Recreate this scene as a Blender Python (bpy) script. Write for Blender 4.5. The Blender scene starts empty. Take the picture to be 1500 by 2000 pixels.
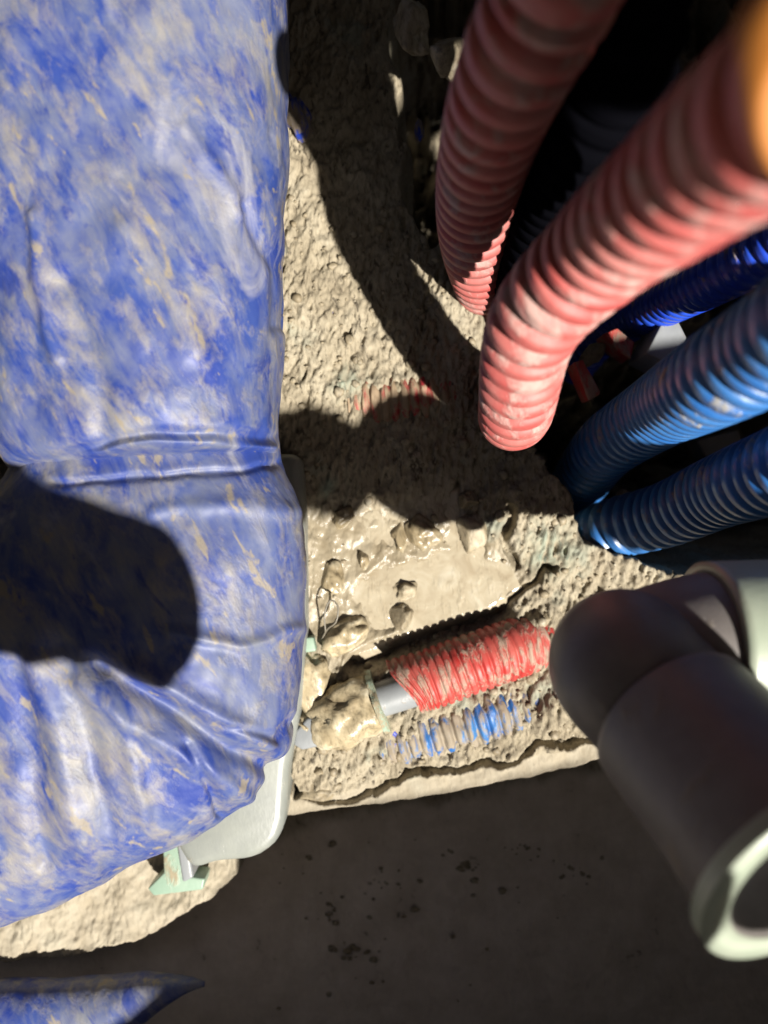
import bpy, bmesh, math, random
import numpy as np
from mathutils import Vector

# ------------------------------------------------------------------ camera, sky, sun
S = bpy.context.scene
COL = S.collection
CAM_H = 0.40
F = 1444.0
cam_d = bpy.data.cameras.new("camera")
cam = bpy.data.objects.new("camera", cam_d); COL.objects.link(cam)
cam.location = (0, 0, CAM_H)
cam.rotation_euler = (0, 0, 0)
cam_d.sensor_fit = 'VERTICAL'; cam_d.sensor_height = 36.0; cam_d.sensor_width = 27.0
cam_d.lens = 26.0
cam_d.clip_start = 0.005; cam_d.clip_end = 50
cam_d.dof.use_dof = True; cam_d.dof.focus_distance = 0.345; cam_d.dof.aperture_fstop = 5.0
S.camera = cam

SUN = Vector((0.46, -0.62, 1.0)).normalized()          # towards the sun
W = bpy.data.worlds.new("World"); S.world = W; W.use_nodes = True
wn = W.node_tree.nodes; wl = W.node_tree.links
bg = wn.get("Background") or wn.new("ShaderNodeBackground")
sky = wn.new("ShaderNodeTexSky"); sky.sky_type = 'NISHITA'; sky.sun_disc = False
sky.sun_elevation = math.asin(SUN.z); sky.sun_rotation = math.atan2(SUN.x, SUN.y); sky.dust_density = 6.0; sky.ozone_density = 0.3
wl.new(sky.outputs[0], bg.inputs[0]); bg.inputs[1].default_value = 0.0115
sd = bpy.data.lights.new("sun", 'SUN'); sd.energy = 5.0; sd.angle = math.radians(0.9)
sd.color = (1.0, 0.95, 0.86)
so = bpy.data.objects.new("sun", sd); COL.objects.link(so)
so.rotation_euler = SUN.to_track_quat('Z', 'Y').to_euler()
S.view_settings.view_transform = 'Standard'; S.view_settings.look = 'None'
S.view_settings.exposure = 0.97
S.cycles.diffuse_bounces = 1; S.view_settings.gamma = 1.0

# ------------------------------------------------------------------ helpers
def P(u, v, z=0.0):
    k = (CAM_H - z) / F
    return Vector(((u - 750) * k, (1000 - v) * k, z))

def hsh(ix, iy, iz, seed):
    n = (ix * 73856093) ^ (iy * 19349663) ^ (iz * 83492791) ^ (seed * 2654435761 & 0x7fffffff)
    n = (n ^ (n >> 13)) & 0x7fffffff
    n = (n * 1274126177) & 0x7fffffffffff
    n = (n ^ (n >> 16)) & 0xffffff
    return n / float(0xffffff)

def vnoise(p, seed=0):
    f = np.floor(p); i = f.astype(np.int64); t = p - f; t = t * t * (3 - 2 * t)
    r = 0
    for dx in (0, 1):
        wx = t[:, 0] if dx else 1 - t[:, 0]
        for dy in (0, 1):
            wy = t[:, 1] if dy else 1 - t[:, 1]
            for dz in (0, 1):
                wz = t[:, 2] if dz else 1 - t[:, 2]
                r = r + wx * wy * wz * hsh(i[:, 0] + dx, i[:, 1] + dy, i[:, 2] + dz, seed)
    return r * 2 - 1

def vnoise2(x, y, seed=0):
    fx = np.floor(x); fy = np.floor(y); ix = fx.astype(np.int64); iy = fy.astype(np.int64)
    tx = x - fx; ty = y - fy; tx = tx * tx * (3 - 2 * tx); ty = ty * ty * (3 - 2 * ty)
    z = np.zeros_like(ix)
    a = hsh(ix, iy, z, seed) * (1 - tx) + hsh(ix + 1, iy, z, seed) * tx
    b = hsh(ix, iy + 1, z, seed) * (1 - tx) + hsh(ix + 1, iy + 1, z, seed) * tx
    return (a * (1 - ty) + b * ty) * 2 - 1

def fbm(p, s, octs, seed=0, gain=0.5):
    r = 0; a = 1.0
    for o in range(octs):
        r = r + a * vnoise(p * s, seed + o * 17); s *= 2.03; a *= gain
    return r

def fbm2(x, y, s, octs, seed=0, gain=0.5):
    r = 0; a = 1.0
    for o in range(octs):
        r = r + a * vnoise2(x * s + 3.1 * o, y * s - 7.7 * o, seed + o * 17); s *= 2.03; a *= gain
    return r

def smooth(a, b, x):
    t = np.clip((x - a) / (b - a), 0, 1); return t * t * (3 - 2 * t)

def mesh_np(name, verts, faces, mat, parent=None, smooth_shade=True):
    me = bpy.data.meshes.new(name)
    verts = np.asarray(verts, dtype=np.float32)
    if isinstance(faces, np.ndarray):
        nf = len(faces); k = faces.shape[1]
        me.vertices.add(len(verts)); me.vertices.foreach_set("co", verts.ravel())
        me.loops.add(nf * k); me.loops.foreach_set("vertex_index", faces.astype(np.int32).ravel())
        me.polygons.add(nf)
        me.polygons.foreach_set("loop_start", np.arange(0, nf * k, k, dtype=np.int32))
        me.polygons.foreach_set("loop_total", np.full(nf, k, dtype=np.int32))
        me.update(calc_edges=True)
    else:
        me.from_pydata(verts.tolist(), [], faces); me.update()
    me.validate()
    if smooth_shade:
        me.polygons.foreach_set("use_smooth", np.ones(len(me.polygons), dtype=bool))
    me.materials.append(mat)
    o = bpy.data.objects.new(name, me); COL.objects.link(o)
    if parent: o.parent = parent
    return o

def tag(o, label=None, cat=None, group=None, kind=None):
    if label: o["label"] = label
    if cat: o["category"] = cat
    if group: o["group"] = group
    if kind: o["kind"] = kind
    return o

def empty(name, loc):
    o = bpy.data.objects.new(name, None); COL.objects.link(o); o.location = loc
    o.empty_display_size = 0.02
    return o

def adopt(o, parent):
    """parent while keeping the world-space vertices (parents are unrotated)"""
    o.parent = parent
    o.data.transform(__import__('mathutils').Matrix.Translation(-parent.location))
    return o

def grid_faces(nu, nv, close_v=True):
    """nu rings of nv verts"""
    i = np.arange(nu - 1)[:, None]; j = np.arange(nv if close_v else nv - 1)[None, :]
    j2 = (j + 1) % nv
    a = i * nv + j; b = i * nv + j2; c = (i + 1) * nv + j2; d = (i + 1) * nv + j
    return np.stack([a, b, c, d], -1).reshape(-1, 4)

def spline(pts, n):
    pts = np.asarray(pts, float)
    ext = np.vstack([2 * pts[0] - pts[1], pts, 2 * pts[-1] - pts[-2]])
    out = []
    for k in range(len(pts) - 1):
        p0, p1, p2, p3 = ext[k:k + 4]
        for t in np.linspace(0, 1, 60, endpoint=False):
            out.append(0.5 * ((2 * p1) + (-p0 + p2) * t + (2 * p0 - 5 * p1 + 4 * p2 - p3) * t * t + (-p0 + 3 * p1 - 3 * p2 + p3) * t ** 3))
    out.append(pts[-1]); out = np.array(out)
    d = np.r_[0, np.cumsum(np.linalg.norm(np.diff(out[:, :3], axis=0), axis=1))]
    s = np.linspace(0, d[-1], n)
    return np.stack([np.interp(s, d, out[:, i]) for i in range(out.shape[1])], 1), d[-1]

def frames(c):
    t = np.gradient(c, axis=0); t /= np.linalg.norm(t, axis=1)[:, None]
    n = np.cross(t[0], [0.3, 0.9, 0.1]); n /= np.linalg.norm(n); N = [n]
    for k in range(1, len(c)):
        n = N[-1] - t[k] * np.dot(N[-1], t[k]); n /= np.linalg.norm(n); N.append(n)
    N = np.array(N); B = np.cross(t, N)
    return t, N, B

def tube(name, pts, R, mat, pitch=0, depth=0, segs=56, noise=0.0, nscale=60, wall=0.0, step=0.004, caps=True, seed=1, rfun=None, flat=0.55):
    """corrugated (or plain) pipe along a spline; R radius; wall>0 leaves the ends open with a real wall"""
    c, L = spline(pts, 8)
    if pitch: n = int(L / pitch * 12)
    else: n = max(12, int(L / step))
    c, L = spline(pts, n)
    t, N, B = frames(c[:, :3])
    s = np.linspace(0, L, n)
    r = np.full(n, float(R))
    if pitch:
        ph = (s / pitch) % 1.0
        w = 0.5 + 0.5 * np.cos(2 * np.pi * ph)
        r = R - depth * (1 - np.clip(w * 1.5, 0, 1) ** flat)
    if rfun is not None: r = r * rfun(s / L)
    a = np.linspace(0, 2 * np.pi, segs, endpoint=False)
    V = c[:, None, :3] + r[:, None, None] * (np.cos(a)[None, :, None] * N[:, None] + np.sin(a)[None, :, None] * B[:, None])
    V = V.reshape(-1, 3)
    if noise:
        d = V - np.repeat(c[:, :3], segs, 0); d /= np.linalg.norm(d, axis=1)[:, None]
        V = V + d * (fbm(V, nscale, 3, seed) * noise)[:, None]
    Fc = grid_faces(n, segs)
    if wall > 0:
        d = V - np.repeat(c[:, :3], segs, 0); ln = np.linalg.norm(d, axis=1)[:, None]
        V2 = V - d / ln * wall
        off = len(V); F2 = Fc[:, ::-1] + off
        j = np.arange(segs); j2 = (j + 1) % segs
        e0 = np.stack([j2, j, j + off, j2 + off], 1)
        b = (n - 1) * segs
        e1 = np.stack([b + j, b + j2, b + j2 + off, b + j + off], 1)
        V = np.vstack([V, V2]); Fc = np.vstack([Fc, F2, e0, e1])
        return mesh_np(name, V, Fc, mat)
    if caps:
        off = len(V); V = np.vstack([V, c[0, :3], c[-1, :3]])
        j = np.arange(segs); j2 = (j + 1) % segs; b = (n - 1) * segs
        t0 = np.stack([j2, j, np.full(segs, off), np.full(segs, off)], 1)
        t1 = np.stack([b + j, b + j2, np.full(segs, off + 1), np.full(segs, off + 1)], 1)
        fl = [tuple(f) for f in Fc.tolist()] + [tuple(f[:3]) for f in t0.tolist()] + [tuple(f[:3]) for f in t1.tolist()]
        return mesh_np(name, V, fl, mat)
    return mesh_np(name, V, Fc, mat)

def stone(name, loc, size, seed, mat, sub=4, rough=0.35, scale=1.6, rot=0.0, fine=0.08, parent=None):
    bm = bmesh.new(); bmesh.ops.create_icosphere(bm, subdivisions=sub, radius=1.0)
    V = np.array([v.co[:] for v in bm.verts]); fs = [tuple(v.index for v in f.verts) for f in bm.faces]; bm.free()
    d = 1 + rough * fbm(V + seed * 3.7, scale, 2, seed) + fine * fbm(V + seed, 6, 3, seed + 5)
    # facet by clipping with a few planes
    rs = np.random.RandomState(seed)
    V = V * d[:, None]
    for k in range(7):
        n = rs.normal(size=3); n /= np.linalg.norm(n); lim = rs.uniform(0.6, 0.9)
        ex = np.clip(V @ n - lim, 0, None); V = V - ex[:, None] * n * 0.85
    V = V * np.array(size)
    c, s = math.cos(rot), math.sin(rot)
    V = np.stack([V[:, 0] * c - V[:, 1] * s, V[:, 0] * s + V[:, 1] * c, V[:, 2]], 1)
    o = mesh_np(name, V, np.array(fs), mat, parent); o.location = loc
    return o

def sdpoly(U, Vv, poly):
    """signed distance (px), positive inside"""
    inside = np.zeros(U.shape, bool); dist = np.full(U.shape, 1e9)
    n = len(poly)
    for k in range(n):
        x1, y1 = poly[k]; x2, y2 = poly[(k + 1) % n]
        cond = ((y1 > Vv) != (y2 > Vv))
        xi = (x2 - x1) * (Vv - y1) / (y2 - y1 + 1e-9) + x1
        inside ^= cond & (U < xi)
        dist = np.minimum(dist, segd(U, Vv, x1, y1, x2, y2))
    return np.where(inside, dist, -dist)

def segd(U, Vv, x1, y1, x2, y2):
    dx, dy = x2 - x1, y2 - y1
    t = np.clip(((U - x1) * dx + (Vv - y1) * dy) / (dx * dx + dy * dy + 1e-9), 0, 1)
    return np.hypot(U - x1 - t * dx, Vv - y1 - t * dy)

def linedist(U, Vv, pl):
    d = np.full(U.shape, 1e9)
    for k in range(len(pl) - 1): d = np.minimum(d, segd(U, Vv, *pl[k], *pl[k + 1]))
    return d

# ------------------------------------------------------------------ materials
class MB:
    def __init__(s, name):
        s.m = bpy.data.materials.new(name); s.m.use_nodes = True
        s.n = s.m.node_tree.nodes; s.l = s.m.node_tree.links
        s.b = s.n.get("Principled BSDF")
        s.tc = s.n.new("ShaderNodeTexCoord")
    def map(s, scale=(1, 1, 1), rot=(0, 0, 0)):
        m1 = s.n.new("ShaderNodeMapping"); m1.inputs["Rotation"].default_value = rot
        s.l.new(s.tc.outputs["Object"], m1.inputs[0])
        m2 = s.n.new("ShaderNodeMapping"); m2.inputs["Scale"].default_value = scale
        s.l.new(m1.outputs[0], m2.inputs[0]); return m2.outputs[0]
    def noise(s, vec, scale, detail=4, rough=0.55, dist=0.0):
        t = s.n.new("ShaderNodeTexNoise"); t.inputs["Scale"].default_value = scale
        t.inputs["Detail"].default_value = detail; t.inputs["Roughness"].default_value = rough
        t.inputs["Distortion"].default_value = dist
        s.l.new(vec, t.inputs["Vector"]); return t.outputs[0]
    def ramp(s, fac, stops):
        r = s.n.new("ShaderNodeValToRGB"); el = r.color_ramp.elements
        while len(el) < len(stops): el.new(0.5)
        for e, (p, c) in zip(el, stops):
            e.position = p; e.color = (*c, 1) if isinstance(c, tuple) else (c, c, c, 1)
        s.l.new(fac, r.inputs[0]); return r.outputs[0]
    def mix(s, fac, a, b, mode='MIX'):
        m = s.n.new("ShaderNodeMix"); m.data_type = 'RGBA'; m.blend_type = mode
        for sock, v in ((m.inputs[0], fac), (m.inputs[6], a), (m.inputs[7], b)):
            if isinstance(v, tuple): sock.default_value = (*v, 1)
            elif isinstance(v, (int, float)): sock.default_value = v
            else: s.l.new(v, sock)
        return m.outputs[2]
    def math(s, op, a, b=0.0):
        m = s.n.new("ShaderNodeMath"); m.operation = op
        for k, v in enumerate((a, b)):
            if isinstance(v, (int, float)): m.inputs[k].default_value = v
            else: s.l.new(v, m.inputs[k])
        return m.outputs[0]
    def attr(s, name):
        a = s.n.new("ShaderNodeAttribute"); a.attribute_name = name; return a.outputs["Fac"]
    def set(s, name, v):
        i = s.b.inputs[name]
        if name == 'Base Color' and not isinstance(v, (tuple, int, float)): v = s.mix(1.0, v, (0.6, 0.6, 0.6), 'MULTIPLY')
        if isinstance(v, tuple): i.default_value = (*v, 1)
        elif isinstance(v, (int, float)): i.default_value = v
        else: s.l.new(v, i)
    def bump(s, h, strength=0.5, dist=0.001, prev=None):
        b = s.n.new("ShaderNodeBump"); b.inputs["Strength"].default_value = strength
        b.inputs["Distance"].default_value = dist; s.l.new(h, b.inputs["Height"])
        if prev is not None: s.l.new(prev, b.inputs["Normal"])
        s.l.new(b.outputs[0], s.b.inputs["Normal"]); return b.outputs[0]

R_ = math.radians
MUD = (0.47, 0.375, 0.24)
STRK = (0, 0, R_(-12))      # direction of the chisel drag marks

def ground_mat():
    k = MB("chiselled_concrete")
    v = k.map((1, 0.34, 1), STRK); v0 = k.map()
    n1 = k.noise(v, 520, 5, 0.65); n2 = k.noise(v0, 38, 5, 0.6); n3 = k.noise(v, 210, 4, 0.6, 0.4)
    base = k.ramp(n2, [(0.3, (0.40, 0.34, 0.245)), (0.5, (0.51, 0.445, 0.33)), (0.72, (0.62, 0.56, 0.44))])
    fine = k.ramp(n1, [(0.3, (0.30, 0.27, 0.24)), (0.45, (0.86, 0.84, 0.8)), (0.7, (1.1, 1.08, 1.05))])
    c = k.mix(1.0, base, fine, 'MULTIPLY')
    pit = k.ramp(n3, [(0.33, 0.85), (0.39, 0.0)])
    c = k.mix(pit, c, (0.075, 0.058, 0.038))
    gn = k.ramp(k.noise(v0, 26, 3), [(0.60, 0.0), (0.70, 0.75)])
    c = k.mix(gn, c, (0.42, 0.45, 0.36))
    gr = k.attr("green"); c = k.mix(gr, c, (0.40, 0.50, 0.40))
    wet = k.attr("wet")
    wc = k.ramp(k.noise(v0, 60, 4), [(0.35, (0.36, 0.295, 0.195)), (0.6, (0.52, 0.445, 0.32))])
    c = k.mix(wet, c, wc)
    sm = k.attr("smoothc")
    sc = k.ramp(k.noise(v, 150, 4), [(0.3, (0.47, 0.40, 0.29)), (0.65, (0.58, 0.51, 0.39))])
    c = k.mix(sm, c, sc)
    fs = k.ramp(k.noise(v0, 45, 4, 0.7), [(0.27, (0.14, 0.11, 0.08)), (0.34, (0.85, 0.72, 0.58)), (0.7, (1.1, 0.95, 0.80))])  # floor tone raised in place of fill light
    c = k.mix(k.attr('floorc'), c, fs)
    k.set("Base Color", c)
    rr = k.n.new("ShaderNodeMapRange"); k.l.new(wet, rr.inputs[0]); rr.inputs[3].default_value = 0.85; rr.inputs[4].default_value = 0.13
    k.set("Roughness", rr.outputs[0])
    b1 = k.bump(n1, 0.6, 0.0009); k.bump(n3, 0.6, 0.0016, b1)
    return k.m

def mud_mat(name, tint=(1, 1, 1), rough=0.6, stretch=0.5):
    k = MB(name); v = k.map((1, stretch, 1), STRK); v0 = k.map()
    n1 = k.noise(v, 420, 4, 0.6); n2 = k.noise(v0, 90, 4)
    c = k.ramp(n2, [(0.3, (0.34, 0.27, 0.17)), (0.55, (0.48, 0.40, 0.27)), (0.75, (0.66, 0.60, 0.47))])
    c = k.mix(1.0, c, k.ramp(n1, [(0.3, 0.45), (0.5, 0.95), (0.7, 1.1)]), 'MULTIPLY')
    c = k.mix(1.0, c, tint, 'MULTIPLY')
    k.set("Base Color", c); k.set("Roughness", rough); k.bump(n1, 0.5, 0.0008)
    return k.m

def plastic(name, col, col2, mud=0.35, mudscale=120, rough=0.4, stretch=0.5, mudcol=MUD, fine=500):
    """dusty plastic: mud = share of surface caked"""
    k = MB(name); v = k.map((1, stretch, 1), STRK); v0 = k.map()
    n0 = k.noise(v0, 45, 4, 0.6); n1 = k.noise(v, mudscale, 5, 0.65, 0.3); n2 = k.noise(v, fine, 3)
    c = k.ramp(n0, [(0.35, col), (0.65, col2)])
    t = 0.74 - 0.48 * mud
    m = k.ramp(n1, [(t - 0.06, 0.0), (t + 0.05, 0.92)])
    mc = k.mix(n2, tuple(x * 0.7 for x in mudcol), tuple(min(1, x * 1.25) for x in mudcol))
    c = k.mix(m, c, mc)
    k.set("Base Color", c)
    rr = k.n.new("ShaderNodeMapRange"); k.l.new(m, rr.inputs[0]); rr.inputs[3].default_value = rough; rr.inputs[4].default_value = 0.8
    k.set("Roughness", rr.outputs[0])
    b = k.bump(n2, 0.25, 0.0004); k.bump(m, 0.5, 0.0006, b)
    return k.m

def fabric_mat():
    k = MB("muddy_blue_rubber"); v0 = k.map(); vs = k.map((1, 0.36, 1), (0, 0, R_(-30)))
    big = k.noise(v0, 20, 4, 0.6, 0.8); med = k.noise(vs, 85, 5, 0.68, 0.7); fin = k.noise(vs, 260, 4, 0.6, 0.3)
    med2 = k.noise(vs, 48, 7, 0.66, 0.9); sp = k.noise(vs, 160, 5, 0.7, 0.4)
    blue = k.ramp(k.noise(v0, 40, 3), [(0.35, (0.022, 0.065, 0.42)), (0.65, (0.06, 0.12, 0.45))])
    h = k.math('ADD', k.math('MULTIPLY', big, 0.45), k.math('MULTIPLY', med, 0.55))
    haze = k.ramp(h, [(0.42, 0.03), (0.505, 0.5), (0.61, 0.95)])
    hz = k.ramp(k.noise(v0, 28, 3), [(0.35, (0.24, 0.285, 0.46)), (0.65, (0.33, 0.35, 0.40))])
    c = k.mix(haze, blue, hz)
    cream = k.ramp(k.math('ADD', k.math('MULTIPLY', med2, 0.55), k.math('MULTIPLY', sp, 0.45)), [(0.485, 0.0), (0.57, 0.5), (0.66, 0.95)])
    c = k.mix(cream, c, (0.50, 0.46, 0.38))
    wh = k.ramp(k.noise(vs, 30, 5, 0.6, 1.2), [(0.58, 0.0), (0.72, 0.85)])
    c = k.mix(wh, c, (0.58, 0.58, 0.62))
    ts = k.ramp(k.noise(vs, 105, 5, 0.6, 0.3), [(0.615, 0.0), (0.66, 0.85)])
    c = k.mix(ts, c, (0.50, 0.43, 0.31))
    db = k.ramp(k.noise(vs, 62, 5, 0.65, 0.6), [(0.60, 0.0), (0.68, 0.8)])
    c = k.mix(db, c, (0.022, 0.065, 0.40))
    c = k.mix(1.0, c, (0.80, 0.80, 0.84), 'MULTIPLY')
    k.b.inputs['Coat Weight'].default_value = 0.08; k.b.inputs['Coat Roughness'].default_value = 0.35
    k.set("Base Color", c); k.set("Roughness", 0.52); k.set("Specular IOR Level", 0.4)
    b = k.bump(fin, 0.25, 0.0009); k.bump(cream, 0.4, 0.0008, b)
    return k.m

def simple(name, col, rough=0.6, var=0.15, scale=80, bump=0.3):
    k = MB(name); v0 = k.map(); n = k.noise(v0, scale, 4)
    c = k.mix(n, tuple(x * (1 - var) for x in col), tuple(min(1, x * (1 + var)) for x in col))
    k.set("Base Color", c); k.set("Roughness", rough); k.bump(n, bump, 0.0006); return k.m

def water_mat():
    k = MB("muddy_water"); v = k.map((1, 0.35, 1), STRK); v0 = k.map()
    n = k.noise(v0, 70, 4, 0.6, 0.6)
    c = k.ramp(n, [(0.35, (0.48, 0.40, 0.28)), (0.55, (0.60, 0.52, 0.38)), (0.72, (0.72, 0.65, 0.51))])
    k.set("Base Color", c); k.set("Roughness", 0.08); k.set("Specular IOR Level", 0.6)
    r = k.noise(v, 330, 2, 0.5); r = k.ramp(r, [(0.52, 0.0), (0.75, 1.0)]); k.bump(r, 0.35, 0.0016); return k.m

M_ground = ground_mat()
M_water = water_mat()
M_fab = fabric_mat()
M_mud = mud_mat("clay_mud")
M_wetmud = mud_mat("wet_mud_stone", (1.0, 0.97, 0.9), 0.28)
M_pale = mud_mat("pale_rubble", (1.2, 1.22, 1.25), 0.6)
M_palew = mud_mat("wet_pale_clay", (1.45, 1.45, 1.4), 0.3)
M_red = plastic("dusty_red_plastic", (0.68, 0.12, 0.11), (0.76, 0.27, 0.24), 0.36, 80, 0.55, mudcol=(0.74, 0.47, 0.42))
M_red2 = plastic("muddy_red_plastic", (0.66, 0.045, 0.04), (0.72, 0.16, 0.13), 0.40, 170, 0.5, 0.35, mudcol=(0.56, 0.42, 0.32))
M_redbur = plastic("buried_red_plastic", (0.55, 0.03, 0.05), (0.60, 0.08, 0.08), 0.62, 150, 0.5, 0.35)
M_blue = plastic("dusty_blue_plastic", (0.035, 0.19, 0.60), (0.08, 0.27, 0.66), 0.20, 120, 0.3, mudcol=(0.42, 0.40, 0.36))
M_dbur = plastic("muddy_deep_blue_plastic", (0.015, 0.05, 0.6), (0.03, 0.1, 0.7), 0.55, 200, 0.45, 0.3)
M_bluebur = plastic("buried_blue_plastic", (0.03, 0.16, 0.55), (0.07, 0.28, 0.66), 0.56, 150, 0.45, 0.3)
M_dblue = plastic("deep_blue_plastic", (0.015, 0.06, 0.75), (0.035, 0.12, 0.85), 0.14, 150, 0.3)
M_grey = plastic("grey_pvc", (0.34, 0.36, 0.38), (0.42, 0.44, 0.46), 0.15, 90, 0.4)
M_greygr = plastic("grey_green_pvc", (0.33, 0.35, 0.33), (0.40, 0.42, 0.38), 0.20, 60, 0.4, mudcol=(0.50, 0.44, 0.33))
M_pvc = plastic("pale_green_pvc", (0.52, 0.60, 0.47), (0.60, 0.66, 0.53), 0.10, 60, 0.35)
M_pvc_shade = plastic("shaded_pvc", (0.21, 0.185, 0.18), (0.29, 0.265, 0.25), 0.2, 60, 0.5, mudcol=(0.32, 0.27, 0.22))  # elbow's shade put into the colour: darkened copy of the pale PVC
M_green = plastic("mint_plastic", (0.36, 0.52, 0.40), (0.45, 0.60, 0.47), 0.25, 120, 0.4)
M_green2 = plastic("muddy_mint_plastic", (0.36, 0.50, 0.38), (0.45, 0.58, 0.45), 0.5, 200, 0.4)
M_orange = simple("orange_plastic", (0.95, 0.33, 0.06), 0.5)
M_black = simple("black_rubber", (0.004, 0.004, 0.006), 0.95); M_black.node_tree.nodes["Principled BSDF"].inputs["Specular IOR Level"].default_value = 0.0
M_wire = simple("thin_wire", (0.25, 0.22, 0.17), 0.4)
M_blocker = mud_mat("blocker_concrete", (0.9, 0.9, 0.9), 0.85)

# ------------------------------------------------------------------ the ground: one broken, chiselled sheet
def axis(lo, hi, dlo, dhi, step, big=0.04):
    a = np.arange(lo, dlo, big); b = np.arange(dlo, dhi, step); c = np.arange(dhi, hi + big, big)
    return np.concatenate([a, b, c])
gx = axis(-2.0, 2.0, -0.27, 0.31, 0.00075); gy = axis(-2.0, 2.0, -0.36, 0.36, 0.00085)
X, Y = np.meshgrid(gx, gy); X = X.ravel(); Y = Y.ravel()
U = 750 + X * F / CAM_H; V_ = 1000 - Y * F / CAM_H
wob = 14 * fbm2(X, Y, 60, 4, 5)
wob2 = 14 * fbm2(X, Y, 60, 4, 55)
Uw = U + wob; Vw = V_ + wob2

VOID = [(775, -1500), (775, 60), (792, 250), (805, 400), (838, 474), (872, 472), (915, 530), (955, 640), (1050, 850), (1120, 960), (1150, 1060), (1300, 1105), (1500, 1085), (3000, 1000), (3000, -1500)]
LEDGE = [(-6000, 1640), (300, 1640), (470, 1650), (560, 1598), (800, 1566), (1000, 1528), (1150, 1496), (1500, 1420), (6000, 1300), (6000, 9000), (-6000, 9000)]
CREAM = [(-6000, 1500), (455, 1600), (462, 1745), (395, 1800), (262, 1880), (110, 1925), (-6000, 1940)]
WET = [(590, 985), (700, 1000), (830, 960), (900, 950), (935, 1050), (1010, 1110), (1030, 1150), (960, 1195), (820, 1240), (700, 1290), (590, 1250)]
POOL = [(700, 1130), (760, 1095), (890, 1085), (970, 1110), (1015, 1150), (900, 1215), (800, 1240), (725, 1240), (690, 1190)]

# anisotropic chisel drag noise
ca, sa = math.cos(R_(12)), math.sin(R_(12))
Xa = (X * ca - Y * sa); Ya = (X * sa + Y * ca) * 0.36
rough = fbm2(Xa, Ya, 430, 3, 21, 0.7)
mid = fbm2(X, Y, 75, 4, 31, 0.55)
low = fbm2(X, Y, 16, 3, 41)
m_void = smooth(-14, 40, sdpoly(Uw, Vw, VOID))
d_led = sdpoly(U + 0.35 * wob, V_ + 0.3 * wob2, LEDGE)
m_cream = smooth(-4, 10, sdpoly(U + 0.4 * wob, V_ + 0.4 * wob2, CREAM)) * smooth(-6, 4, d_led)
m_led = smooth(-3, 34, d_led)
m_wet = smooth(-25, 25, sdpoly(Uw, Vw, WET))
m_pool = smooth(-10, 22, sdpoly(Uw, Vw, POOL))
lip = smooth(46, 34, -d_led + 10 * (fbm2(X, Y, 120, 3, 9))) * (U > 545) * (1 - m_led)     # smooth concrete lip
lip = np.clip(lip, 0, 1)
cr = linedist(Uw, Vw, [(555, 1500), (575, 1560), (660, 1575), (738, 1540), (771, 1518), (865, 1502), (932, 1499), (1021, 1484), (1062, 1458), (1180, 1440)])
crack = smooth(9, 2, cr)
cr2 = np.minimum(linedist(Uw, Vw, [(890, 950), (893, 1000), (900, 1060), (935, 1080)]), linedist(Uw, Vw, [(1005, 985), (995, 1050), (1005, 1100)]) - 5)
cr2 = np.minimum(cr2, linedist(Uw, Vw, [(930, 1195), (1010, 1170), (1060, 1120), (1090, 1110)]) + 1)
crack2 = smooth(9, 1, cr2)
pits = np.clip(fbm2(Xa, Ya * 1.2, 260, 3, 77) - 0.62, 0, 1)
flat = np.clip(m_wet * 0.75 + lip + m_cream * 0.55 + m_led * 0.6, 0, 0.93)
Z = 0.0035 * low + 0.0017 * mid * (1 - 0.6 * np.clip(lip, 0, 1)) + 0.0014 * rough * (1 - flat) - 0.004 * pits * (1 - flat)
Z += -0.0042 * m_wet - 0.004 * m_pool + 0.0007 * fbm2(X, Y, 150, 3, 61) * m_wet * (1 - m_pool)
Z -= 0.0016 * mid * m_wet * 0.6
Z -= 0.013 * crack * (1 - m_led) + 0.011 * crack2
Z -= 0.002 * lip
# gully on the sunless side of the broken conduit and around the fitting
gul = linedist(U, V_, [(700, 1300), (760, 1272), (860, 1235), (980, 1195)])
Z -= 0.012 * smooth(34, 8, gul + 0.3 * wob)
# rim of earth that swallows the far end of the broken conduit and the blue one
hump = smooth(95, 10, linedist(Uw, Vw, [(1060, 1250), (1095, 1330), (1080, 1400)]))
Z += 0.008 * hump
Z -= 0.18 * m_void * (1 + 0.25 * low + 0.22 * mid)
Zf = -0.062 + 0.002 * low + 0.0006 * mid
Zc = -0.020 + 0.002 * low + 0.0018 * mid + 0.0006 * rough
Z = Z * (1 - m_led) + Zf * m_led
Z = np.where(m_cream > 0, Z * (1 - m_cream) + Zc * m_cream, Z)
ny, nx = len(gy), len(gx)
Vv = np.stack([X, Y, Z], 1)
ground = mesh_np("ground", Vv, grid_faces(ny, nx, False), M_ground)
tag(ground, kind="structure")
def fattr(o, name, arr):
    a = o.data.attributes.new(name, 'FLOAT', 'POINT'); a.data.foreach_set("value", arr.astype(np.float32))
fattr(ground, "wet", np.clip(m_wet * 0.9, 0, 1))
fattr(ground, "smoothc", np.clip(lip * 0.8 + m_cream * 0.85, 0, 1))
fattr(ground, "floorc", smooth(82, 118, d_led + 0.8 * wob) * (1 - m_cream))  # strip under the ledge keeps the darker tone as painted shade
g1 = smooth(75, 10, np.hypot(Uw - 1075, (Vw - 1075) * 0.9)) + smooth(55, 5, np.hypot(Uw - 690, (Vw - 745))) + smooth(30, 5, np.hypot(Uw - 640, (Vw - 960)))
fattr(ground, "green", np.clip(g1 * 0.7 * (0.5 + 0.5 * rough), 0, 0.8))
def ground_z(u, v):
    x = (u - 750) * CAM_H / F; y = (1000 - v) * CAM_H / F
    ix = min(max(int(np.searchsorted(gx, x)), 0), nx - 1); iy = min(max(int(np.searchsorted(gy, y)), 0), ny - 1)
    return float(Z[iy * nx + ix])

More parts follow.
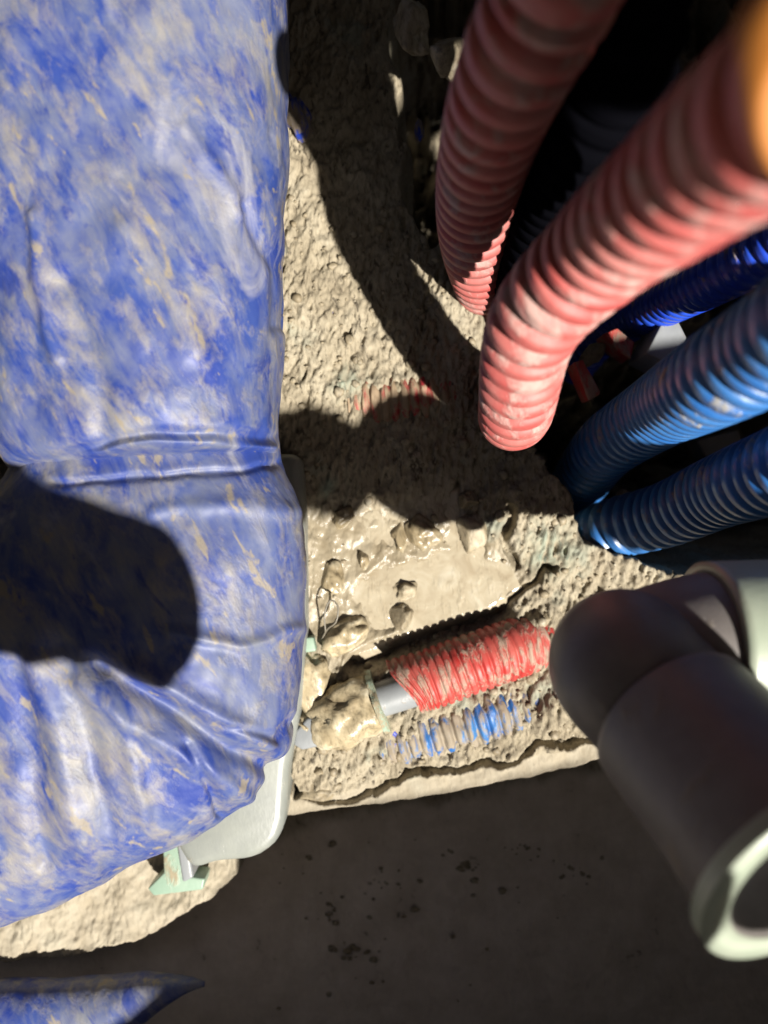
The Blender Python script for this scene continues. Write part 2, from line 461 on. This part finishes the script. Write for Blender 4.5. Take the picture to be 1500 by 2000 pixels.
# muddy water lying in the hollow
wx = np.linspace(-0.05, 0.085, 160); wy = np.linspace(-0.085, 0.015, 130)
WX, WY = np.meshgrid(wx, wy); WX = WX.ravel(); WY = WY.ravel()
WZ = -0.0046 + 0.00025 * fbm2(WX, WY * 0.5, 130, 3, 3)
WZ = WZ - 0.01 * smooth(10, -30, sdpoly(750 + WX * F / CAM_H, 1000 - WY * F / CAM_H, WET))
pud = mesh_np("puddle", np.stack([WX, WY, WZ], 1), grid_faces(130, 160, False), M_water)
tag(pud, kind="structure")

# ------------------------------------------------------------------ corrugated conduits rising from the hole
def pp(lst):
    return [tuple(P(u, v, z)) for u, v, z in lst]
OD = 0.036; R = OD / 2
A = pp([(985, 780, -0.09), (996, 800, -0.02), (1007, 803, 0.04), (1040, 640, 0.115), (1175, 490, 0.165), (1320, 372, 0.212), (1460, 265, 0.245), (1700, 120, 0.28), (2300, -200, 0.31)])
def nearer(l, q=0.917): return [tuple(np.array([x * q, y * q, CAM_H - (CAM_H - z) * q])) for x, y, z in l]
a = tube("corrugated_conduit", nearer(A), R * 0.917, M_red, 0.0104, 0.0042)
tag(a, "large dusty red corrugated conduit rising in front, its ribs in full sun", "conduit", "corrugated conduits rising out of the hole")
B = pp([(960, 600, -0.09), (945, 545, -0.02), (930, 470, 0.035), (932, 380, 0.082), (962, 250, 0.138), (1012, 120, 0.174), (1078, -10, 0.198), (1150, -180, 0.22), (1400, -700, 0.25)])
b = tube("corrugated_conduit", nearer(B), R * 0.917, M_red, 0.0096, 0.0036)
tag(b, "shaded dark red corrugated conduit behind the large sunlit red one, only its tip lit", "conduit", "corrugated conduits rising out of the hole")
H = pp([(1000, 640, -0.02), (1040, 520, 0.07), (1085, 400, 0.115), (1137, 285, 0.156), (1190, 190, 0.174), (1238, 95, 0.188), (1262, -120, 0.204), (1350, -500, 0.22)])
h = tube("shadow_hose", H, 0.0145, M_black, 0.008, 0.002)  # path set so its shadow widens the band beside the red conduits
tag(h, "black rubber hose rising in the dark between the two red conduits", "hose")
Cc = pp([(1120, 720, -0.10), (1180, 655, -0.06), (1300, 590, 0.02), (1400, 540, 0.07), (1500, 485, 0.10), (1700, 370, 0.14), (2100, 150, 0.18)])
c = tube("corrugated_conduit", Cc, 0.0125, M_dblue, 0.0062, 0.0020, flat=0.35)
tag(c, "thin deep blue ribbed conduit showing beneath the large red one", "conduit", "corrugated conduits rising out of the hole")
D = pp([(1120, 960, -0.10), (1150, 915, -0.04), (1190, 868, 0.0), (1280, 808, 0.055), (1400, 738, 0.135), (1510, 675, 0.17), (1700, 560, 0.21), (2300, 250, 0.25)])
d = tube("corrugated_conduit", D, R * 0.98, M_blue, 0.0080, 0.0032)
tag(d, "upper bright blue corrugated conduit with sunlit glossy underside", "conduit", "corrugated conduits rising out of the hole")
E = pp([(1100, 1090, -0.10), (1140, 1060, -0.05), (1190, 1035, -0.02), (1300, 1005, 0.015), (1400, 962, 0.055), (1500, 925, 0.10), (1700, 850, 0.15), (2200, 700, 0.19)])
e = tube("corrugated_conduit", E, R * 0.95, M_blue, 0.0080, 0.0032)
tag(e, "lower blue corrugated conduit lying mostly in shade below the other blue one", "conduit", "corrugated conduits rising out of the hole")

# ------------------------------------------------------------------ broken conduit in the mud, with the leaking pipe inside
br = tube("broken_conduit", pp([(772, 1346, 0.004), (850, 1322, 0.004), (950, 1285, 0.003), (1030, 1258, -0.003), (1120, 1232, -0.020)]), 0.0160, M_red2, 0.0044, 0.0016, wall=0.0012, noise=0.0003, nscale=200)
me = br.data
co = np.empty(len(me.vertices) * 3, dtype=np.float32); me.vertices.foreach_get("co", co); co = co.reshape(-1, 3)
ax0 = np.array(P(772, 1346, 0.004)); ax = np.array(P(850, 1322, 0.004)) - ax0; ax /= np.linalg.norm(ax)
rel = co - ax0; s_ = rel @ ax; per = rel - s_[:, None] * ax; ang = np.arctan2(per[:, 1], per[:, 2])
cut = 0.010 * smooth(0.9, -0.6, ang) * smooth(0.03, 0.0, s_) + 0.0005 * np.sin(ang * 3)  * smooth(0.02, 0, s_)
co = co + (cut * 1.0)[:, None] * ax * (smooth(0.03, 0.0, s_))[:, None]
me.vertices.foreach_set("co", co.astype(np.float32).ravel()); me.update()
tag(br, "broken muddy red corrugated conduit lying half buried, grey pipe sticking out of it", "conduit")
ip = tube("water_pipe", pp([(660, 1395, 0.0), (735, 1368, 0.003), (800, 1347, 0.004), (880, 1320, 0.004)]), 0.0095, M_grey, step=0.003, noise=0.0001)
tag(ip, "short grey plastic water pipe inside the broken red conduit", "pipe")
fit = empty("pipe_fitting", P(690, 1385, 0.0))
fb = tube("fitting_body", pp([(628, 1412, -0.004), (660, 1400, 0.002), (700, 1384, 0.003), (735, 1370, 0.003)]), 0.0165, M_palew, step=0.002, noise=0.0030, nscale=120, rfun=lambda s: 0.80 + 0.20 * np.sin(np.pi * np.clip(s, 0, 1)) ** 0.7)
adopt(fb, fit)
fl = tube("flange", pp([(733, 1372, 0.002), (744, 1368, 0.002)]), 0.0172, M_green2, step=0.001, noise=0.0012, nscale=150)
adopt(fl, fit)
tag(fit, "mud caked pipe coupling with a pale green rim on the end of the grey pipe", "fitting")
bb = tube("buried_conduit", pp([(745, 1450, -0.0115), (840, 1426, -0.0095), (950, 1395, -0.0090), (1060, 1362, -0.0115)]), 0.0150, M_bluebur, 0.0062, 0.0028, noise=0.0010, nscale=220)
tag(bb, "light blue corrugated conduit buried in mud below the broken red one", "conduit")
bd = tube("buried_conduit", pp([(738, 1452, -0.005), (762, 1440, -0.003), (792, 1425, -0.005)]), 0.0060, M_dbur, 0.005, 0.001, noise=0.0022, nscale=200)
tag(bd, "dark blue crushed scrap of conduit under the pipe coupling", "conduit")
rb = tube("buried_conduit", pp([(690, 790, -0.0135), (760, 785, -0.0100), (830, 778, -0.0100), (900, 770, -0.014)]), 0.0150, M_redbur, 0.0048, 0.0024, noise=0.0010, nscale=220)
tag(rb, "red corrugated conduit barely showing through the mud between the two shadows", "conduit")

# ------------------------------------------------------------------ person in muddy blue rubber workwear
per_ = empty("person", P(250, 900, 0.0))
def loft(name, secs, n, segs, mat, depth_k, disp, seed, folds=None, z_off=None):
    """secs: (outer_u, outer_v, inner_u, inner_v, z, half_depth)"""
    pts = []
    for (ou, ov, iu, iv, z, hd) in secs:
        a_ = P(ou, ov, z); b_ = P(iu, iv, z); pts.append((*a_, *b_, z, hd))
    arr = np.array(pts, float)
    ext = np.vstack([2 * arr[0] - arr[1], arr, 2 * arr[-1] - arr[-2]])
    out = []
    m = len(arr) - 1; per = n // m
    for k in range(m):
        p0, p1, p2, p3 = ext[k:k + 4]
        for t in np.linspace(0, 1, per, endpoint=False):
            out.append(0.5 * ((2 * p1) + (-p0 + p2) * t + (2 * p0 - 5 * p1 + 4 * p2 - p3) * t * t + (-p0 + 3 * p1 - 3 * p2 + p3) * t ** 3))
    out.append(arr[-1]); out = np.array(out); n = len(out)
    a_ = np.linspace(0, 2 * np.pi, segs, endpoint=False)
    O = out[:, 0:3]; I = out[:, 3:6]; c_ = (O + I) / 2; h = (O - I) / 2; hd = out[:, 7]
    # super-ellipse section: fuller than a plain ellipse
    ce = np.sign(np.cos(a_)) * np.abs(np.cos(a_)) ** 0.85; se = np.sign(np.sin(a_)) * np.abs(np.sin(a_)) ** 0.85
    V = c_[:, None] + ce[None, :, None] * h[:, None]
    V[:, :, 2] += se[None, :] * hd[:, None]
    nrm = ce[None, :, None] * (h / np.linalg.norm(h, axis=1)[:, None])[:, None]
    nrm = np.repeat(nrm, 1, 0); nrm = nrm + np.array([0, 0, 1.0]) * se[None, :, None]
    nrm /= np.linalg.norm(nrm, axis=2)[..., None]
    V = V.reshape(-1, 3); nrm = nrm.reshape(-1, 3)
    sa_ = np.repeat(np.linspace(0, 1, n), segs)
    dd = disp * (fbm(V, 22, 3, seed) * 1.0 + 0.32 * fbm(V * np.array([1, 0.6, 1]), 80, 4, seed + 3))
    if folds is not None:
        k_ = (CAM_H - V[:, 2]) / F; u_ = 750 + V[:, 0] / k_; v_ = 1000 - V[:, 1] / k_
        for (pl, w, amp) in folds:
            wb = 10 * fbm(V, 50, 2, seed + 9)
            ld = linedist(u_ + wb, v_ + wb, pl)
            top = (V[:, 2] > c_[:, 2].min() - 0.01)
            dd = dd + amp * np.exp(-(ld / w) ** 2) * top
    V = V + nrm * dd[:, None]
    Fc = grid_faces(n, segs)
    off = len(V); V = np.vstack([V, V[:segs].mean(0), V[-segs:].mean(0)])
    j = np.arange(segs); j2 = (j + 1) % segs; b = (n - 1) * segs
    fl = [tuple(f) for f in Fc.tolist()] + [(int(y), int(x), off) for x, y in zip(j, j2)] + [(b + int(x), b + int(y), off + 1) for x, y in zip(j, j2)]
    o = mesh_np(name, V, fl, mat)
    return adopt(o, per_)

zc = 0.075
jacket = loft("jacket", [(585, -700, -260, -700, zc, 0.05), (575, -300, -230, -300, zc, 0.052), (567, 0, -190, 0, zc, 0.052), (557, 300, -110, 300, zc, 0.050), (549, 550, -45, 560, zc, 0.048),
     (543, 750, 2, 780, zc - .003, 0.046), (541, 850, 14, 862, zc - .004, 0.044), (540, 878, 30, 905, zc - .005, 0.040), (537, 889, 48, 925, zc - .008, 0.030)], 420, 260, M_fab, 1, 0.0022, 3,
     folds=[([(60, 420), (80, 560), (110, 700)], 16, 0.0025), ([(350, 240), (420, 330), (470, 420)], 14, 0.0018), ([(480, 400), (535, 520), (545, 640)], 14, -0.0025),
            ([(120, 905), (300, 868), (530, 872)], 9, 0.0022), ([(120, 880), (300, 845), (530, 850)], 10, -0.0018), ([(250, 450), (330, 560), (380, 680)], 26, 0.002), ([(130, 560), (190, 720), (200, 850)], 24, -0.002)])
trouser = loft("trouser_leg", [(535, 800, 20, 830, zc - .012, 0.034), (548, 900, 40, 905, zc - .010, 0.036), (578, 980, -20, 975, zc - .008, 0.040), (594, 1080, -120, 1060, zc - .006, 0.043), (597, 1200, -160, 1120, zc - .006, 0.045),
     (586, 1340, -180, 1180, zc - .006, 0.046), (566, 1450, -220, 1220, zc - .008, 0.046), (520, 1515, -260, 1260, zc - .01, 0.046), (420, 1598, -300, 1290, zc - .012, 0.046),
     (290, 1662, -360, 1320, zc - .014, 0.046), (150, 1738, -460, 1350, zc - .014, 0.046), (0, 1792, -600, 1380, zc - .014, 0.046), (-250, 1880, -800, 1400, zc - .014, 0.046), (-700, 2000, -1100, 1450, zc - .014, 0.046)], 560, 300, M_fab, 1, 0.0021, 13,
     folds=[([(190, 1300), (330, 1385), (470, 1480), (540, 1500)], 20, -0.0060), ([(160, 1340), (280, 1430), (400, 1500), (470, 1550)], 20, 0.0034), ([(260, 1300), (380, 1380), (520, 1450)], 20, 0.0034),
            ([(60, 1290), (110, 1420), (140, 1620), (180, 1700)], 22, 0.0026), ([(30, 1300), (70, 1480), (90, 1680)], 22, -0.0028), ([(120, 1270), (170, 1430), (210, 1600)], 22, -0.0026),
            ([(370, 1460), (410, 1540), (430, 1590)], 9, -0.0030), ([(210, 1330), (260, 1480), (280, 1600)], 16, 0.002), ([(430, 1420), (540, 1440), (580, 1400)], 10, -0.0025),
            ([(300, 1000), (450, 980), (570, 1000)], 18, 0.0016), ([(330, 1230), (470, 1260), (585, 1230)], 14, 0.0020), ([(100, 945), (300, 930), (540, 905)], 8, -0.0020)])
# body under the clothes
leg = tube("body", pp([(200, -700, .07), (230, 0, .07), (260, 600, .068), (270, 1000, .06), (250, 1250, .055), (60, 1420, .052), (-400, 1600, .052)]), 0.030, simple("skin", (0.5, 0.33, 0.25)), step=0.006)
adopt(leg, per_)
cuff = loft("trouser_hem", [(400, 1918, 400, 1926, -0.006, 0.0012), (370, 1910, 370, 1935, -0.006, 0.004), (320, 1908, 322, 1960, -0.007, 0.008), (200, 1912, 200, 2040, -0.008, 0.013), (60, 1916, 60, 2080, -0.008, 0.015), (-120, 1915, -120, 2100, -0.008, 0.016), (-500, 1900, -500, 2120, -0.008, 0.017)],
     160, 80, M_fab, 1, 0.0016, 31)
tag(per_, "person crouching in mud smeared blue rubber workwear, only the bent leg and jacket in view", "person")

# ------------------------------------------------------------------ grey plastic body the knee rests against
def prism(name, poly_px, z0, z1, mat, bev=0.004, noise=0.0, seed=1, parent=None, seg=4):
    bm = bmesh.new()
    vs = [bm.verts.new(P(u, v, z1)) for u, v in poly_px]
    f = bm.faces.new(vs)
    if f.normal.z < 0: f.normal_flip()
    r = bmesh.ops.extrude_face_region(bm, geom=[f])
    for x in r['geom']:
        if isinstance(x, bmesh.types.BMVert): x.co.z = z0
    bmesh.ops.recalc_face_normals(bm, faces=bm.faces)
    if bev: bmesh.ops.bevel(bm, geom=[e for e in bm.edges], offset=bev, segments=seg, affect='EDGES', profile=0.5)
    bmesh.ops.triangulate(bm, faces=[f for f in bm.faces if len(f.verts) > 4])
    if noise:
        bmesh.ops.subdivide_edges(bm, edges=bm.edges, cuts=3, use_grid_fill=True)
        V = np.array([v.co[:] for v in bm.verts]); dn = fbm(V, 90, 3, seed) * noise
        bm.normal_update()
        for v, q in zip(bm.verts, dn): v.co += v.normal * q
    me = bpy.data.meshes.new(name); bm.to_mesh(me); bm.free(); me.materials.append(mat)
    me.polygons.foreach_set("use_smooth", np.ones(len(me.polygons), dtype=bool))
    try: me.set_sharp_from_angle(angle=R_(40))
    except Exception: pass
    o = bpy.data.objects.new(name, me); COL.objects.link(o)
    if parent: adopt(o, parent)
    return o
g = prism("plastic_box", [(588, 885), (594, 1000), (597, 1240), (585, 1400), (564, 1500), (558, 1600), (547, 1640), (525, 1665), (490, 1683), (420, 1688), (372, 1705), (340, 1650), (300, 1500), (300, 885)], -0.03, 0.016, M_greygr, 0.006)
tag(g, "smooth grey plastic box with a rounded corner under the bent blue knee", "box")
g = prism("plastic_strip", [(345, 1650), (365, 1640), (378, 1715), (356, 1725)], -0.018, 0.004, M_grey, 0.0015)
tag(g, "narrow grey plastic strip standing beside the rounded grey box", "strip")
g = prism("plastic_flange", [(318, 1660), (350, 1650), (356, 1712), (400, 1716), (396, 1738), (300, 1750), (288, 1736), (320, 1705)], -0.018, -0.004, M_green, 0.001)
tag(g, "mint green broken plastic flange on the pale concrete below the knee", "flange")
g = prism("plastic_tab", [(590, 1246), (612, 1244), (618, 1272), (588, 1276)], -0.01, 0.006, M_green, 0.001)
tag(g, "small mint green plastic tab beside the wet mud at the knee", "tab")
g = prism("plastic_shard", [(577, 1428), (600, 1402), (622, 1405), (645, 1440), (636, 1456), (590, 1466), (573, 1455)], -0.006, 0.010, M_grey, 0.0015)
tag(g, "light grey five sided plastic shard at the corner of the knee", "shard")

# ------------------------------------------------------------------ big PVC elbow at lower right, close to the lens
el = empty("pipe_elbow", P(1230, 1290, 0.10))
far = np.array(P(1222, 1298, 0.128)); near = np.array(P(1580, 1712, 0.203)); dirn = near - far; Ln = np.linalg.norm(dirn); dirn /= Ln
eb = tube("elbow_body", [tuple(far + np.array([0.16, 0.012, -0.004])), tuple(far + np.array([0.09, 0.012, 0.004])), tuple(far + np.array([0.035, 0.008, 0.0])), tuple(far + np.array([0.006, 0.0, -0.001])), tuple(far - np.array([0.004, -0.002, -0.012])), tuple(far + dirn * 0.022), tuple(far + dirn * 0.05)], 0.0265, M_pvc_shade, step=0.002, segs=72)
adopt(eb, el)
sk = tube("socket", [tuple(far + dirn * 0.030), tuple(far + dirn * 0.06), tuple(far + dirn * Ln)], 0.0288, M_pvc_shade, step=0.002, wall=0.005, segs=80)
adopt(sk, el)
rim = tube("socket_rim", [tuple(far + dirn * (Ln - 0.004)), tuple(far + dirn * (Ln + 0.0006))], 0.0330, M_pvc, step=0.0007, wall=0.0085, segs=80)
adopt(rim, el)
plug = tube("inner_pipe", [tuple(far + dirn * 0.045), tuple(far + dirn * (Ln - 0.02))], 0.0215, M_grey, step=0.002, wall=0.004, segs=64)
adopt(plug, el)
s2 = tube("collar", [tuple(far + np.array([0.030, 0.0085, 0.001])), tuple(far + np.array([0.16, 0.0122, -0.004]))], 0.0295, M_pvc, step=0.003, wall=0.0045, segs=72)
adopt(s2, el)
tag(el, "large pale green PVC pipe elbow close to the lens, open round socket facing up", "pipe elbow")

oc = stone("orange_cap", P(1590, 165, 0.296), (0.0112, 0.0150, 0.009), 4, M_orange, 5, 0.05, 0.8, 0.35, 0.0)
tag(oc, "smooth orange cap in front of the red conduit in the top right corner", "cap")

# ------------------------------------------------------------------ rubble
def st(name, u, v, z, w, h, t, seed, mat, label, cat="stone", group=None, rot=0.0, rough=0.3, sub=4):
    k = (CAM_H - z) / F
    o = stone(name, P(u, v, z), (w * k / 2, h * k / 2, t), seed, mat, sub, rough, 1.6, rot)
    tag(o, label, cat, group); return o
st("rubble", 802, 60, 0.045, 75, 110, 0.010, 11, M_pale, "pale angular concrete lump at the top edge left of the dark conduit", "rubble", "concrete rubble in the hole", 0.4)
st("rubble", 882, 112, 0.06, 85, 70, 0.012, 12, M_pale, "pale concrete lump tucked against the shaded red conduit near the top", "rubble", "concrete rubble in the hole", 0.1)
st("rubble", 1065, 355, 0.01, 70, 90, 0.012, 13, M_pale, "grey concrete lump wedged between the two red conduits", "rubble", "concrete rubble in the hole", 0.6)
st("rubble", 1160, 690, -0.01, 60, 40, 0.008, 14, M_mud, "small muddy lump against the lower side of the large red conduit", "rubble", "concrete rubble in the hole", 0.6)
st("rubble", 1212, 968, -0.02, 30, 24, 0.005, 15, M_mud, "tiny clod in the dark gap between the two blue conduits", "rubble", "concrete rubble in the hole", 0.6)
g = prism("plastic_strip", [(1045, 305), (1080, 228), (1096, 240), (1070, 318)], -0.01, 0.02, M_grey, 0.001)
tag(g, "light grey plastic strip leaning behind the two red conduits", "strip")
g = prism("plastic_offcut", [(1262, 690), (1310, 596), (1342, 660), (1320, 720)], -0.01, 0.02, M_grey, 0.001)
tag(g, "light grey triangular panel corner between the deep blue and bright blue conduits", "panel")
g = prism("plastic_offcut", [(1360, 860), (1440, 840), (1470, 905), (1400, 930)], -0.13, -0.11, M_pvc_shade, 0.001)
tag(g, "grey panel edge in the dark gap between the two bright blue conduits", "panel")
g = prism("red_scrap", [(1118, 706), (1140, 700), (1172, 768), (1150, 782)], 0.0, 0.015, M_red2, 0.001, 0.0008)
tag(g, "small bright red plastic scrap standing below the large red conduit", "scrap")
g = prism("red_scrap", [(1178, 652), (1205, 640), (1240, 668), (1232, 700), (1212, 690)], -0.01, 0.005, M_red2, 0.001, 0.0008)
tag(g, "bent dark red plastic scrap under the deep blue conduit", "scrap")
st("blue_scrap", 585, 235, 0.002, 50, 110, 0.010, 16, M_dbur, "blue crumpled plastic scrap beside the jacket near the top", "scrap", None, 0.35)
st("blue_scrap", 655, 612, 0.000, 16, 11, 0.002, 17, M_dbur, "tiny blue chip on the sunlit mud beside the jacket", "scrap", None, 0.35)
st("blue_scrap", 818, 255, 0.000, 18, 50, 0.006, 18, M_dbur, "blue chip in the dark left of the shaded red conduit", "scrap", None, 0.1)
st("mud_clod", 605, 1330, 0.000, 90, 120, 0.012, 21, M_palew, "pale mud clod squeezed between the knee and the coupling", "mud clod", "mud clods by the coupling", 0.2)
st("mud_clod", 598, 1415, 0.000, 50, 60, 0.013, 22, M_palew, "brightest small clod at the corner of the knee above the grey shard", "mud clod", "mud clods by the coupling", 0.9)
st("mud_clod", 680, 1240, -0.002, 95, 75, 0.009, 23, M_palew, "pale lumpy clod at the lower left shore of the puddle", "mud clod", "mud clods by the coupling", 0.3)
st("mud_clod", 655, 1395, -0.004, 110, 110, 0.012, 24, M_mud, "brown mud clod packed round the left of the coupling", "mud clod", "mud clods by the coupling", 0.3)
st("mud_clod", 640, 1530, -0.008, 120, 70, 0.010, 25, M_mud, "rough brown clod above the ledge next to the grey box", "mud clod", "mud clods by the coupling", 0.1, 0.5)
st("wet_stone", 820, 1045, -0.0042, 66, 74, 0.0065, 31, M_wetmud, "largest round stone in the wet mud above the puddle", "stone", "stones set in the wet mud", 0.2)
st("wet_stone", 782, 1050, -0.0052, 30, 62, 0.005, 32, M_wetmud, "narrow upright stone touching the left of the largest wet stone", "stone", "stones set in the wet mud", 0.1)
st("wet_stone", 648, 1128, -0.0042, 52, 66, 0.006, 33, M_wetmud, "oval stone at the left of the wet mud beside the knee", "stone", "stones set in the wet mud", -0.1)
st("wet_stone", 710, 1095, -0.0042, 24, 44, 0.005, 34, M_wetmud, "small dark stone between the oval stone and the puddle", "stone", "stones set in the wet mud", 0.0)
st("wet_stone", 672, 1010, -0.0032, 50, 46, 0.005, 35, M_wetmud, "flat stone in the wet mud just under the long shadow at left", "stone", "stones set in the wet mud", 0.5)
st("wet_stone", 792, 1150, -0.006, 52, 40, 0.006, 36, M_pale, "pale broken stone standing up in the puddle", "stone", "stones set in the wet mud", 0.3)
st("wet_stone", 783, 1205, -0.005, 50, 58, 0.008, 37, M_mud, "brown stone at the lower edge of the puddle above the broken conduit", "stone", "stones set in the wet mud", 0.3)
st("wet_stone", 925, 1040, -0.004, 62, 80, 0.007, 38, M_pale, "pale stone beside the crack at the right of the wet mud", "stone", "stones set in the wet mud", 0.3)
st("wet_stone", 915, 975, -0.0012, 44, 34, 0.005, 39, M_wetmud, "grey stone touching the long shadow right of the crack", "stone", "stones set in the wet mud", 0.3)
st("mud_clod", 1052, 1212, -0.001, 60, 40, 0.006, 41, M_mud, "mud clod banked on the upper edge of the broken red conduit at its buried end", "mud clod", None, 0.3)
st("mud_clod", 1045, 1318, -0.001, 56, 44, 0.006, 42, M_mud, "mud clod between the buried end of the red conduit and the blue one", "mud clod", None, 0.8)
wr = tube("wire", pp([(636, 1236, 0.006), (634, 1200, 0.009), (645, 1172, 0.009), (660, 1185, 0.009), (656, 1215, 0.008), (640, 1228, 0.006), (628, 1250, 0.002)]), 0.0005, M_wire, step=0.002, segs=8)
tag(wr, "thin looped wire on the wet mud beside the knee", "wire")

rs = np.random.RandomState(5)
bm = bmesh.new(); bmesh.ops.create_icosphere(bm, subdivisions=2, radius=1.0)
IV = np.array([v.co[:] for v in bm.verts]); IF = np.array([[v.index for v in f.verts] for f in bm.faces]); bm.free()
gv = []; gf = []; off = 0
while len(gv) < 750:
    u, v = rs.uniform(550, 1400), rs.uniform(380, 1590)
    uu, vv = np.array([u]), np.array([v])
    if sdpoly(uu, vv, POOL)[0] > -12 or sdpoly(uu, vv, VOID)[0] > -5: continue
    if sdpoly(uu, vv, WET)[0] > 0 and rs.rand() < 0.85: continue
    z = ground_z(u, v)
    if z < -0.03 or sdpoly(uu, vv, LEDGE)[0] > -55: continue
    sz = 0.0007 + 0.0022 * rs.rand() ** 4
    Q = IV * (1 + 0.35 * vnoise(IV * 1.3 + rs.uniform(0, 50), 3))[:, None] * sz * np.array([1, rs.uniform(0.6, 1.2), rs.uniform(0.5, 0.9)])
    gv.append(Q + np.array([(u - 750) * CAM_H / F, (1000 - v) * CAM_H / F, z + sz * 0.2])); gf.append(IF + off); off += len(IV)
for kx in range(130):
    cx, cy = [(915, 1690), (760, 1720), (1020, 1655), (700, 1860), (1130, 1700), (640, 1780)][kx % 6] if kx < 75 else (rs.uniform(480, 1350), rs.uniform(1640, 1990))
    sg = 17 if kx < 75 else 1
    u, v = cx + rs.normal() * sg, cy + rs.normal() * sg * 0.6
    sz = 0.0005 + 0.0016 * rs.rand() ** 3
    Q = IV * (1 + 0.7 * vnoise(IV * 1.6 + rs.uniform(0, 50), 3))[:, None] * sz * np.array([1.3, 0.9, 0.35])
    gv.append(Q + np.array(P(u, v, -0.0615))); gf.append(IF + off); off += len(IV)
grit = mesh_np("gravel", np.vstack(gv), np.vstack(gf), M_mud)
tag(grit, "loose crumbs of mud and grit scattered over the chiselled concrete", "gravel", kind="stuff")

# ------------------------------------------------------------------ unseen blockers added beyond the frame to throw the long shadows
def lift(u, v, zs, zc_):
    p = P(u, v, zs); t = zc_ - zs
    return Vector((p.x + 0.46 * t, p.y - 0.62 * t, zc_))
def block(name, pts, z0, mat):
    bm = bmesh.new(); top = [bm.verts.new(p) for p in pts]; bot = [bm.verts.new((p[0], p[1], z0)) for p in pts]
    bm.faces.new(top); bm.faces.new(bot[::-1]); n = len(pts)
    for i in range(n): bm.faces.new((top[i], bot[i], bot[(i + 1) % n], top[(i + 1) % n]))
    bmesh.ops.recalc_face_normals(bm, faces=bm.faces)
    me = bpy.data.meshes.new(name); bm.to_mesh(me); bm.free(); me.materials.append(mat)
    o = bpy.data.objects.new(name, me); COL.objects.link(o); return o
zb = 0.36
wall = [lift(-600, 1990, -.02, zb), lift(0, 1958, -.02, zb), lift(120, 1935, -.02, zb), lift(262, 1858, -.02, zb), lift(395, 1775, -.02, zb), lift(468, 1700, -.02, zb), lift(500, 1612, -.0, zb), lift(560, 1605, 0, zb), lift(800, 1572, 0, zb), lift(1000, 1532, 0, zb), lift(1150, 1500, 0, zb), lift(1500, 1430, 0, zb), lift(2000, 1400, 0, zb), Vector((0.9, -0.4, zb)), Vector((0.9, -0.9, zb)), Vector((-0.1, -0.9, zb))]  # added blocker: outline projected back from the wanted shadow edge
o = block("shadow_wall", wall, -0.08, M_blocker); tag(o, "added out-of-view wall shaped to shade the lower floor", "wall")
o = block("shade_slab", [Vector((0.268, -0.165, 0.55)), Vector((0.30, -0.165, 0.55)), Vector((0.305, -0.125, 0.55)), Vector((0.43, -0.125, 0.55)), Vector((0.43, -0.42, 0.55)), Vector((0.9, -0.42, 0.55)), Vector((0.9, 1.2, 0.55)), Vector((0.20, 1.2, 0.55)), Vector((0.20, -0.079, 0.55)), Vector((0.222, -0.079, 0.55)), Vector((0.227, -0.060, 0.55)), Vector((0.262, -0.060, 0.55))], 0.50, M_blocker)  # added overhead, outline cut to keep sun off the hole's right side
tag(o, "added out-of-view slab shading the right side of the hole", "slab")
o = block("shade_slab", [Vector((-0.12, 0.03, 0.55)), Vector((0.19, 0.03, 0.55)), Vector((0.19, 1.2, 0.55)), Vector((-0.12, 1.2, 0.55))], 0.50, M_blocker)  # added out of frame to keep sky light off the far side
tag(o, "added out-of-view slab dimming the sky light at the far side of the hole", "slab")
o = block("shade_slab", [Vector((-0.8, -0.5, 0.55)), Vector((-0.13, -0.5, 0.55)), Vector((-0.13, 1.2, 0.55)), Vector((-0.8, 1.2, 0.55))], 0.50, M_blocker)  # added out of frame to keep sky light off the left side
tag(o, "added out-of-view slab dimming the sky light at the left behind the person", "slab")
zh = 0.33
h1 = tube("shadow_hose", [tuple(lift(u, v, 0.11, zh)) for u, v in [(-1500, 700), (-600, 900), (-100, 1075), (150, 1130), (300, 1178), (372, 1194)]], 0.0265, M_black, step=0.004,
          rfun=lambda s: np.sqrt(np.clip(1 - np.clip((s - 0.955) / 0.045, 0, 1) ** 2, 0.02, 1)))  # added out of frame, rounded to shape the shadow on the knee
tag(h1, "added out-of-view hose end casting the rounded shadow on the bent knee", "hose")
SV = np.array([0.46, -0.62, 1.0])
def sunward(p, d): return tuple(np.array(p) + SV * d)
q = [tuple(lift(u, v, 0.0, zh)) for u, v in [(535, 905), (570, 905), (600, 905), (630, 903)]]
h2 = tube("shadow_hose", q + [sunward(q[-1], 0.06), sunward(q[-1], 0.25)], 0.021, M_black, step=0.003, noise=0.006, nscale=28, seed=8)  # added out of frame to carry the middle shadow on to the left
q = [tuple(lift(1215, 985, 0.0, zh)), tuple(lift(1320, 965, 0.02, zh)), tuple(lift(1440, 1005, 0.07, zh)), tuple(lift(1600, 1020, 0.12, zh)), tuple(lift(2200, 1000, 0.14, zh))]
h3 = tube("shadow_hose", [sunward(q[0], 0.25), sunward(q[0], 0.05)] + q, 0.018, M_black, step=0.004)  # added out of frame to shade the lower blue conduit
tag(h3, "added smooth out-of-view hose shading the lower blue conduit", "hose")
tag(h2, "added lumpy out-of-view hose casting the left part of the middle shadow", "hose")
